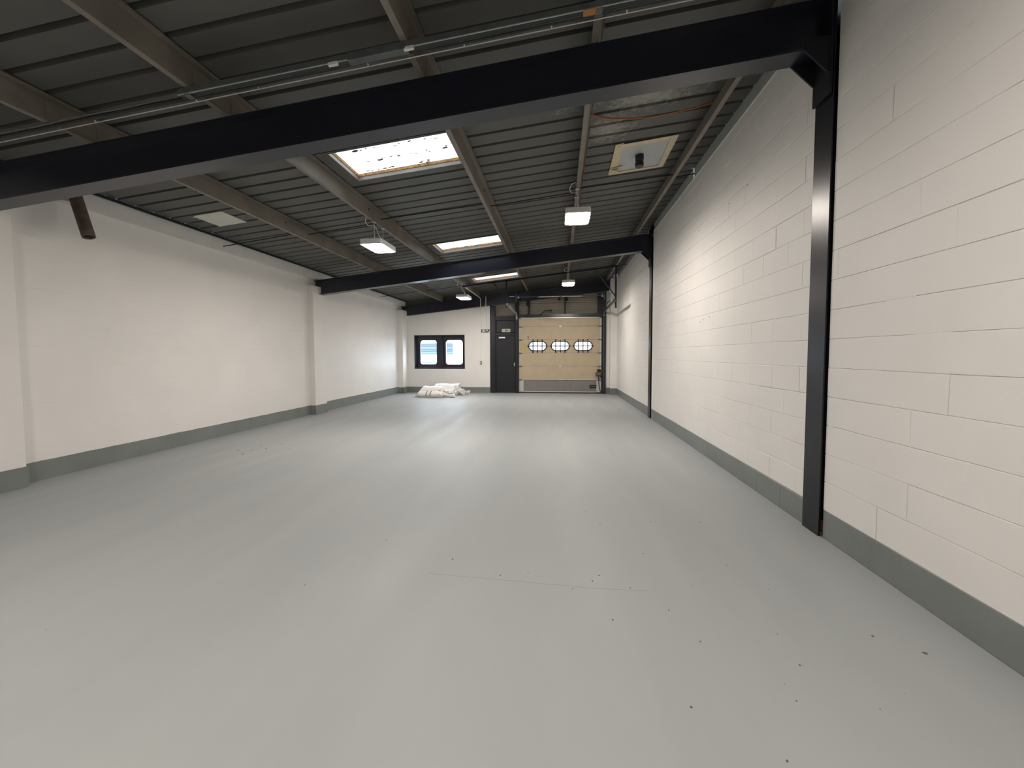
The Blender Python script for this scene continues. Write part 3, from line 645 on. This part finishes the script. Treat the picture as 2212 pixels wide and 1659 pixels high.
# ================================================================== LOADING DOOR (sectional)
d2 = bpy.data.objects.new('door_2', None); C.objects.link(d2); d2.location = (0, YF+.05, 0); d2['kind'] = 'structure'; d2['category'] = 'door'; d2['label'] = 'cream sectional loading door with three barred oval windows'
DX_0, DX_1, DY = -1.492, 1.575, YF+.045
ZJ = [0.04, 0.514, 1.032, 1.526, 2.023, 2.516, 2.845]
OV = [-.789, .061, .904]; OZ = 1.779; HW, HH = .325, .163
for i in range(6):
    z0, z1 = ZJ[i]+.003, ZJ[i+1]-.003
    if i == 3:
        mb = MB().holed([(DX_0, z0), (DX_1, z0), (DX_1, z1), (DX_0, z1)], [rrect(x, OZ, HW, HH, HH-.002, 8) for x in OV], DY, DY+.045)
    else: mb = MB().box(DX_0, DX_1, DY, DY+.045, z0, z1)
    p = obj('door_panel', mb, M['kick'] if i == 0 else M['cream'], d2, label='grey bottom panel' if i == 0 else 'cream panel with three oval windows' if i == 3 else None)
    if i == 3:
        for x in OV:
            ring_o, ring_i = rrect(x, OZ, HW+.026, HH+.026, HH+.024, 8), rrect(x, OZ, HW-.014, HH-.014, HH-.016, 8)
            obj('window_gasket', MB().holed(ring_o, [ring_i], DY-.014, DY+.004), M['black'], p)
            obj('window_pane', MB().prism(rrect(x, OZ, HW, HH, HH-.002, 8), 'y', DY+.02, DY+.026), M['acrylic'], p)
            for dx in (-.172, 0, .172): obj('guard_bar', MB().tube([(x+dx, DY-.022, OZ-.245), (x+dx, DY-.022, OZ+.245)], .019, 8), M['black'], p)
            obj('guard_bar', MB().tube([(x-.385, DY-.026, OZ), (x+.385, DY-.026, OZ)], .017, 8), M['black'], p)
            for dx in (-.172, 0, .172):
                for s_ in (-1, 1): obj('bar_foot', MB().box(x+dx-.016, x+dx+.016, DY-.02, DY+.002, OZ+s_*.225-.03, OZ+s_*.225+.03), M['black'], p)
        obj('yellow_mark', MB().prism([(-1.42, 1.57), (-1.24, 1.57), (-1.22, 1.73), (-1.30, 1.90), (-1.40, 1.87)], 'y', DY-.0015, DY+.001), M['yellow'], p)
    if i == 4: obj('brown_mark', MB().box(-1.165, -1.13, DY-.002, DY+.001, 2.05, 2.16), M['wood'], p)
    if i > 0: obj('centre_hinge', MB().box(.02, .10, DY-.010, DY+.001, z0-.02, z0+.025).lathe((.06, DY-.012, z0-.003), [(.012, -.01), (.012, .01)], 8, 'y'), M['alu'], p)
for z in ZJ[1:]: obj('joint_light_seal', MB().box(DX_0-.03, DX_1+.06, DY+.046, DY+.056, z-.03, z+.03), M['black'], d2)  # strips added behind panels, sides and foot to block daylight through gaps
for xs in (DX_0-.1, DX_1-.03): obj('side_light_seal', MB().box(xs, xs+.13, DY+.057, DY+.075, 0, 2.95), M['black'], d2)
obj('threshold_light_seal', MB().box(DX_0-.05, DX_1+.1, DY+.046, DY+.056, 0, .08), M['black'], d2)
for xs in (DX_0, DX_1-.045): obj('end_stile', MB().box(xs, xs+.045, DY-.012, DY, .04, 2.84), M['alu'], d2, label='pale metal end stile')
obj('kick_edge', MB().box(DX_0+.045, DX_0+.17, DY-.006, DY, .05, .51).box(DX_1-.17, DX_1-.045, DY-.006, DY, .05, .51), M['alu'], d2)
obj('kick_rail', MB().box(DX_0+.14, DX_1-.14, DY-.018, DY, .505, .53), M['alu'], d2); obj('top_rail', MB().box(DX_0, DX_1, DY-.02, DY, 2.822, 2.85), M['alu'], d2)
obj('bottom_rail', MB().box(DX_0+.17, DX_1-.20, DY-.03, DY, .045, .075), M['alu'], d2); obj('bottom_seal', MB().box(DX_0, DX_1, DY-.02, DY+.04, .0, .045), M['black'], d2)
for z in ZJ[1:]:
    for s_, xs in ((1, DX_0), (-1, DX_1)):
        obj('side_hinge', MB().box(min(xs, xs+s_*.13), max(xs, xs+s_*.13), DY-.018, DY-.010, z-.035, z+.01).tube([(xs-s_*.02, DY-.04, z-.01), (xs+s_*.07, DY-.04, z-.01)], .015, 8), M['galvdark'], d2)
obj('pull_handle', MB().box(1.15, 1.40, DY-.012, DY, .20, .325), M['black'], d2, label='black recessed pull handle'); obj('pull_grip', MB().box(1.20, 1.36, DY-.022, DY-.012, .25, .275), M['galvdark'], d2)
# head beam, posts over the doors
obj('head_beam', MB().box(-1.50, 1.64, YF-.02, YF+.12, 2.862, 2.965), M['steel'], d2)
obj('jamb', MB().box(1.64, 1.73, YF-.06, YF+.14, 0, zr(RB, 1.7)), M['steel'], d2); obj('jamb', MB().box(1.42, 1.64, YF+.06, YF+.10, 2.965, 3.70), M['steel'], d2)
obj('upper_post', MB().box(-1.625, -1.49, YF-.04, YF+.1, 2.98, zr(RB, -1.55)), M['doorsteel'], d2)
for x in (-1.11, .237):
    obj('upper_post', MB().box(x-.026, x+.026, YF+.02, YF+.10, 2.965, zr(RB, x)), M['doorsteel'], d2)
obj('post_bracket', MB().box(-1.2, -1.13, YF+.02, YF+.09, 3.30, 3.44).box(.26, .34, YF+.02, YF+.09, 3.46, 3.60).box(-.02, .07, YF+.03, YF+.09, 3.48, 3.60), M['doorsteel'], d2)
# tracks: up the jambs, curving back level under the roof
for s_, x, zt in ((-1, -1.565, 2.98), (1, 1.655, 3.04)):
    pts = [(x, YF-.005, 0.0), (x, YF-.005, zt-.28)]
    for k_ in range(1, 6):
        a = math.radians(90*k_/5); pts.append((x, YF-.005-.28*(1-math.cos(a)), zt-.28+.28*math.sin(a)))
    pts.append((x, 12.15, zt+.02)); tk = MB(); wv = .026
    for off0, off1, ww in ((-.026, -.022, 1), (.022, .026, 1)):
        pass
    q = [Vector(p) for p in pts]; vs = []
    for i, p in enumerate(q):
        d = ((q[i+1]-p) if i < len(q)-1 else (p-q[i-1])).normalized(); d2_ = (p-q[i-1]).normalized() if i else d
        d = (d+d2_).normalized(); nrm = Vector((0, d.z, -d.y))
        for ox, on in ((-.026*s_, -.03), (.026*s_, -.03), (.026*s_, .03), (-.026*s_, .03), (-.026*s_, .024), (.020*s_, .024), (.020*s_, -.024), (-.026*s_, -.024)):
            vs.append(tuple(p+Vector((ox, 0, 0))+nrm*on))
    fs = [[i*8+j, i*8+(j+1) % 8, (i+1)*8+(j+1) % 8, (i+1)*8+j] for i in range(len(q)-1) for j in range(8)]
    fs += [list(range(8)), [(len(q)-1)*8+j for j in range(8)]]
    obj('track', MB().add(vs, fs), M['galv'] if s_ < 0 else M['galvdark'], d2)
    obj('track_angle', MB().box(x+s_*.028, x+s_*.034, YF-.06, YF+.0, 0, 2.75), M['steel'], d2)
YB = 12.45
obj('cross_rail', MB().box(-3.05, 1.78, YB-.025, YB+.025, PB-.052, PB-.004, SL), M['steel'], d2)
for x, zt in ((-1.62, 2.93), (1.715, 2.93)):
    obj('drop_post', MB().box(x-.024, x+.024, YB-.024, YB+.024, zt, zr(PB, x)-.05), M['steel'], d2)
    obj('track_clip', MB().box(x-.03 if x > 0 else x, x if x > 0 else x+.08, YB-.03, YB+.03, zt+.03, zt+.12), M['steel'], d2)
obj('knee_brace', MB().tube([(-2.03, YB, zr(PB, -2.03)-.05), (-1.63, YB, 3.22)], .02, 6), M['steel'], d2)
obj('knee_brace', MB().tube([(1.11, YB, zr(PB, 1.11)-.05), (1.70, YB, 3.22)], .02, 6), M['steel'], d2)
obj('end_stop', MB().lathe((1.715, YB, 2.86), [(.02, 0), (.03, .02), (.03, .05), (.015, .07)], 10), M['black'], d2)
# spring shaft
SY, SZ = 14.80, 3.585
obj('spring_shaft', MB().tube([(-1.60, SY, SZ), (1.66, SY, SZ)], .013, 8), M['galvdark'], d2)
obj('torsion_spring', MB().tube([(-.72, SY, SZ), (.02, SY, SZ)], .028, 12).tube([(.10, SY, SZ), (.85, SY, SZ)], .028, 12), M['alu'], d2, label='pale torsion spring')
obj('bearing_plate', MB().box(.02, .10, SY-.03, SY+.13, SZ-.04, SZ+.03).box(.85, .89, SY-.035, SY+.035, SZ-.05, SZ+.04).box(-.80, -.72, SY-.03, SY+.03, SZ-.03, SZ+.03), M['galvdark'], d2)
for x in (-1.48, 1.56): obj('cable_drum', MB().lathe((x, SY, SZ), [(.05, -.03), (.07, -.028), (.05, -.01), (.05, .02), (.075, .025), (.075, .03)], 14, 'x'), M['galv'], d2)
obj('drum_bracket', MB().box(-1.58, -1.55, SY-.05, SY+.14, SZ-.14, SZ+.12).box(1.62, 1.65, SY-.05, SY+.14, SZ-.14, SZ+.12), M['galvdark'], d2)
obj('lever', MB().tube([(-.72, YF-.03, 2.94), (-.64, YF-.06, 2.96), (-.56, YF-.07, 3.06), (-.47, YF-.07, 3.10), (-.30, YF-.07, 3.10)], .018, 8).lathe((-.28, YF-.07, 3.10), [(.02, -.04), (.035, -.02), (.035, .02), (.02, .04)], 10, 'x'), M['black'], d2, smooth=True)
obj('rail_label', MB().box(-1.82, -1.64, 14.82, 14.90, 3.60, 3.625), M['white'], d2)

t = thing('door_motor', 'dark chain motor box on the right edge of the loading door', 'motor', (1.46, YF, .66))
obj('housing', MB().box(1.42, 1.55, YF-.11, YF+.03, .80, .915), M['black'], t, bevel=.01); obj('gearbox', MB().box(1.355, 1.57, YF-.14, YF+.02, .665, .80), M['rust'], t, bevel=.03); obj('arm', MB().box(1.53, 1.60, YF-.08, YF-.04, .60, .70), M['black'], t)
t = thing('hose', 'thin dark cable hanging from the motor to the floor at the loading door', 'cable', (1.55, YF-.06, 0))
obj('cable', MB().tube([(1.47, YF-.07, .67), (1.47, YF-.07, .5), (1.49, YF-.07, .3), (1.53, YF-.06, .12), (1.585, YF-.05, .03), (1.62, YF-.05, .012)], .014, 7), M['black'], t, smooth=True)

# ================================================================== SIGNS, CONDUITS
def man(mb, x, z, s, y0, y1, flip=1):
    mb.prism([(x+flip*.10*s+.09*s*math.cos(k*.785), z+.38*s+.09*s*math.sin(k*.785)) for k in range(8)], 'y', y0, y1)
    def q(*p): mb.prism([(x+flip*a*s, z+b_*s) for a, b_ in p], 'y', y0, y1)
    q((-.10, -.05), (.08, -.02), (.12, .26), (-.02, .27)); q((.08, .25), (.12, .20), (.34, .10), (.34, .18)); q((-.02, .26), (-.26, .16), (-.30, .02), (-.22, .02), (-.18, .12), (.0, .18))
    q((-.08, -.02), (.08, -.05), (.22, -.22), (.40, -.22), (.40, -.30), (.18, -.30)); q((-.10, -.02), (.02, -.06), (-.10, -.25), (-.38, -.42), (-.42, -.35), (-.18, -.18))
t = thing('exit_sign', 'pale green exit sign with dark pictograms on the panel over the charcoal door', 'sign', (-1.983, YF+.04, 2.375))
SY0 = YF+.043
obj('plate', MB().prism(rrect(-1.983, 2.375, .16, .062, .012, 3), 'y', SY0, SY0+.008), M['signpale'], t)
g = MB(); man(g, -2.083, 2.375, .085, SY0-.0015, SY0+.001); obj('pictogram', g, M['signdark'], t)
obj('pictogram', MB().holed([(-2.025, 2.335), (-1.965, 2.335), (-1.965, 2.418), (-2.025, 2.418)], [[(-2.008, 2.340), (-1.992, 2.340), (-1.992, 2.375), (-2.008, 2.375)]], SY0-.0015, SY0+.001), M['signdark'], t)
obj('pictogram', MB().prism([(-1.945, 2.375), (-1.905, 2.418), (-1.895, 2.40), (-1.917, 2.375), (-1.895, 2.35), (-1.905, 2.332)], 'y', SY0-.0015, SY0+.001).prism([(-1.845, 2.375), (-1.865, 2.415), (-1.885, 2.415), (-1.865, 2.375), (-1.885, 2.335), (-1.865, 2.335)], 'y', SY0-.0015, SY0+.001), M['signdark'], t)
t = thing('exit_sign', 'dark exit sign with white pictograms on the white wall left of the charcoal door', 'sign', (-2.78, YF, 2.365))
obj('plate', MB().box(-2.935, -2.615, YF-.03, YF, 2.308, 2.425), M['signdark'], t, bevel=.004)
obj('pictogram', MB().box(-2.888, -2.803, YF-.0325, YF-.029, 2.322, 2.412), M['white'], t)
g = MB(); man(g, -2.845, 2.368, .075, YF-.034, YF-.0324); obj('pictogram', g, M['signdark'], t)
obj('pictogram', MB().prism([(-2.745, 2.405), (-2.665, 2.405), (-2.705, 2.335)], 'y', YF-.0325, YF-.029).box(-2.772, -2.764, YF-.0325, YF-.029, 2.32, 2.412), M['white'], t)
obj('lamp_cap', MB().lathe((-2.625, YF-.034, 2.327), [(.03, .02), (.032, .0), (.022, -.012)], 12, 'y'), M['white'], t)
t = thing('wall_conduit', 'white conduit running from the left lamp purlin down the far wall to the switch', 'conduit', (-2.93, YF, 1.2))
zc = zr(PB, -2.99)-.012
obj('pipe', MB().tube([(-3.0, 12.8, zc), (-2.985, 14.6, zc), (-2.965, 14.86, zc-.02), (-2.93, 14.895, zc-.06), (-2.925, 14.895, 3.25)], .013, 8), M['white'], t, smooth=True)
obj('wall_run', MB().tube([(-2.925, YF-.012, 3.27), (-2.945, YF-.012, 1.2)], .011, 8), M['wall'], t)
t = thing('wall_conduit', 'short white conduit dropping over the far beam to the dark exit sign', 'conduit', (-2.72, YF, 2.5))
obj('pipe', MB().tube([(-2.72, 14.895, 3.645), (-2.725, 14.895, 3.28)], .013, 8), M['white'], t); obj('wall_run', MB().tube([(-2.725, YF-.012, 3.30), (-2.725, YF-.012, 2.50), (-2.75, YF-.012, 2.45), (-2.77, YF-.012, 2.42)], .009, 8), M['wall'], t)
t = thing('wall_switch', 'small grey metal switch box on the far wall between window and door', 'switch', (-2.95, YF, 1.155))
obj('box', MB().box(-2.985, -2.915, YF-.045, YF, 1.10, 1.215), M['galvdark'], t, bevel=.005); obj('face', MB().box(-2.968, -2.932, YF-.05, YF-.045, 1.125, 1.19), M['white'], t)
t = thing('bent_cable', 'black hooked cable end poking from the far wall right of the loading door', 'cable', (1.84, YF, 3.3))
obj('cable', MB().tube([(1.77, YF, 3.30), (1.79, YF-.08, 3.38), (1.85, YF-.1, 3.40), (1.90, YF-.1, 3.36), (1.915, YF-.1, 3.31), (1.91, YF-.1, 3.29)], .012, 7).tube([(1.86, YF, 3.14), (1.83, YF-.07, 3.18), (1.84, YF-.08, 3.23), (1.87, YF-.08, 3.25)], .012, 7), M['black'], t, smooth=True)
t = thing('wall_box', 'tiny grey box high on the right-hand pier of the far wall', 'box', (1.97, 14.78, 3.4))
obj('box', MB().box(1.945, 2.01, 14.735, 14.78, 3.38, 3.45), M['galvdark'], t, bevel=.006)

# ================================================================== WHITE BUNDLES
def roll(t, x0, x1, yc, zc, hw, hh, ang, seed):
    rnd = random.Random(seed); K, L = 24, 24; vs = []; c_, s_ = math.cos(ang), math.sin(ang); cx = (x0+x1)/2
    def put(x, y, z):
        dx, dy = x-cx, y-yc; return (cx+dx*c_-dy*s_, yc+dx*s_+dy*c_, max(z, .003))
    for i in range(L+1):
        u = i/L; e = 1-.45*max(0, (abs(u-.5)-.44)/.06)**2
        rough = .0 if u < .72 else (u-.72)/.28
        for j in range(K):
            a = 2*math.pi*j/K; ca, sa = math.cos(a), math.sin(a)
            px = abs(ca)**.6*math.copysign(1, ca); pz = abs(sa)**.75*math.copysign(1, sa)
            wob = e*(1+rnd.uniform(-.01, .01)+.09*rough*rnd.uniform(-1, 1))
            vs.append(put(x0+(x1-x0)*u+.02*rough*rnd.uniform(-1, 1), yc+hw*px*wob, zc+hh*pz*wob+.012*math.sin(u*7+seed)*max(0, sa)))
    fs = [[i*K+j, i*K+(j+1) % K, (i+1)*K+(j+1) % K, (i+1)*K+j] for i in range(L) for j in range(K)]+[list(range(K))[::-1], [L*K+j for j in range(K)]]
    obj('wrapped_roll', MB().add(vs, fs), M['film'], t, smooth=True)
    return put
def crumple(t, x, yc, zc, hw, hh, tail, seed, name='crumpled_end'):
    # twisted, creased film gathering to a flared tail
    rnd = random.Random(seed); R_, Q = 9, 18; tv = []
    for i in range(R_+1):
        u = i/R_; pinch = 1-.72*math.sin(min(1, u/.62)*math.pi/2)+max(0, u-.62)*1.15
        for j in range(Q):
            a = 2*math.pi*j/Q; r_ = pinch*(rnd.uniform(.72, 1.2))
            tv.append((x+tail*u+rnd.uniform(-.025, .025), yc+hw*r_*math.cos(a)-.05*u, max(.003, zc*(1-.45*u)+hh*r_*math.sin(a))))
    fs = [[i*Q+j, i*Q+(j+1) % Q, (i+1)*Q+(j+1) % Q, (i+1)*Q+j] for i in range(R_) for j in range(Q)]
    obj(name, MB().add(tv, fs), M['crumple'], t)
SECT = [(.03, .003), (-.02, .05), (-.03, .105), (-.005, .165), (.05, .195), (.085, .215), (.10, .26), (.125, .31), (.18, .35), (.28, .368), (.40, .362), (.52, .35), (.60, .31), (.63, .20), (.63, .08), (.60, .003)]
def pile(t, x0, x1, y0, sc, lean, seed, skew=0.0):
    rnd = random.Random(seed); L = 26; K = len(SECT); vs = []
    for i in range(L+1):
        u = i/L; rough = max(0, (u-.74)/.26); e = 1-.10*max(0, (abs(u-.5)-.45)/.05)**2
        for dy, z in SECT:
            x = x0+lean*(z/.37)**2*(1-u)+(x1-x0)*u-(.04*z*u)
            yy_ = y0+(.3+(dy-.3)*e)*sc+skew*(x-x0)
            vs.append((x+.03*rough*rnd.uniform(-1, 1), yy_+.035*rough*rnd.uniform(-1, 1)*(z > .01), max(.003, z*sc*e*(1+.02*math.sin(9*u+seed))+.035*rough*rnd.uniform(-1, 1)*(z > .01))))
    fs = [[i*K+j, i*K+(j+1) % K, (i+1)*K+(j+1) % K, (i+1)*K+j] for i in range(L) for j in range(K)]+[list(range(K))[::-1], [L*K+j for j in range(K)]]
    return obj('wrapped_pile', MB().add(vs, fs), M['film'], t, smooth=True)
t = thing('wrapped_bundle', 'white film-wrapped bundle with two dark straps, nearest on the floor under the window', 'bundle', (-4.4, 13.5, 0))
pile(t, -4.87, -3.98, 13.24, 1.0, .17, 2, -.06)
crumple(t, -4.02, 13.33, .10, .15, .10, .50, 4); crumple(t, -4.0, 13.58, .19, .2, .17, .38, 8)
crumple(t, -4.84, 13.34, .06, .10, .05, -.12, 9, 'left_end')
for xs in (-4.525, -4.375):
    pts = [(xs+.17*(z/.37)**2*(1-(xs+4.87)/.89), 13.24+dy-.004-.06*(xs+4.87), z) for dy, z in SECT[1:6]]
    obj('strap', MB().tube(pts, .012, 6), M['black'], t)
t = thing('wrapped_bundle', 'white film-wrapped bundle lying behind the strapped one, crumpled end towards the door', 'bundle', (-4.1, 14.15, 0))
pile(t, -4.62, -3.62, 13.93, 1.10, .12, 5, .02)
crumple(t, -3.72, 14.1, .20, .2, .19, .32, 11); crumple(t, -3.62, 14.35, .14, .14, .12, .38, 12)

# ================================================================== OUTSIDE
t = thing('forecourt', 'pale forecourt outside the window', 'ground', (-4, 24, -.1)); obj('surface', MB().box(-40, 30, 15.4, 60, -.2, -.05), M['ground'], t)
t = thing('outside_building', 'white building with blue banded cladding seen through the window', 'building', (-12, 28, -.05))
BX1 = -7.55
obj('wall', MB().box(-24, -2, 28.1, 34, -.05, 1.50).box(-24, BX1, 28.1, 34, 1.5, 2.6).box(BX1, -2, 28.6, 34, 1.5, 4.0), M['render'], t)
for i in range(5):
    z0 = 1.52+.185*i; obj('cladding_band', MB().box(-22, BX1, 28.0, 28.1, z0+.012, z0+.165), [M['cyan'], M['blue'], M['cyan'], M['blue'], M['render']][i], t)
    obj('dark_gap_bar', MB().box(-22, BX1, 27.98, 28.1, z0-.026, z0+.026), M['black'], t)  # black bars along the joints between the cladding bands
t = thing('barrier', 'low dark hoop barrier outside, seen at the foot of the left window light', 'barrier', (-6.1, 18.5, -.05))
obj('hoop', MB().tube([(-6.75, 18.5, -.05), (-6.75, 18.5, 1.02), (-6.70, 18.5, 1.09), (-5.74, 18.5, 1.09), (-5.70, 18.5, 1.02), (-5.70, 18.5, -.05)], .025, 8), M['steel'], t); obj('infill', MB().box(-6.70, -5.9, 18.49, 18.51, .3, 1.0), M['galv'], t); obj('mid_post', MB().tube([(-6.35, 18.5, -.05), (-6.35, 18.5, 1.09)], .02, 8), M['steel'], t)
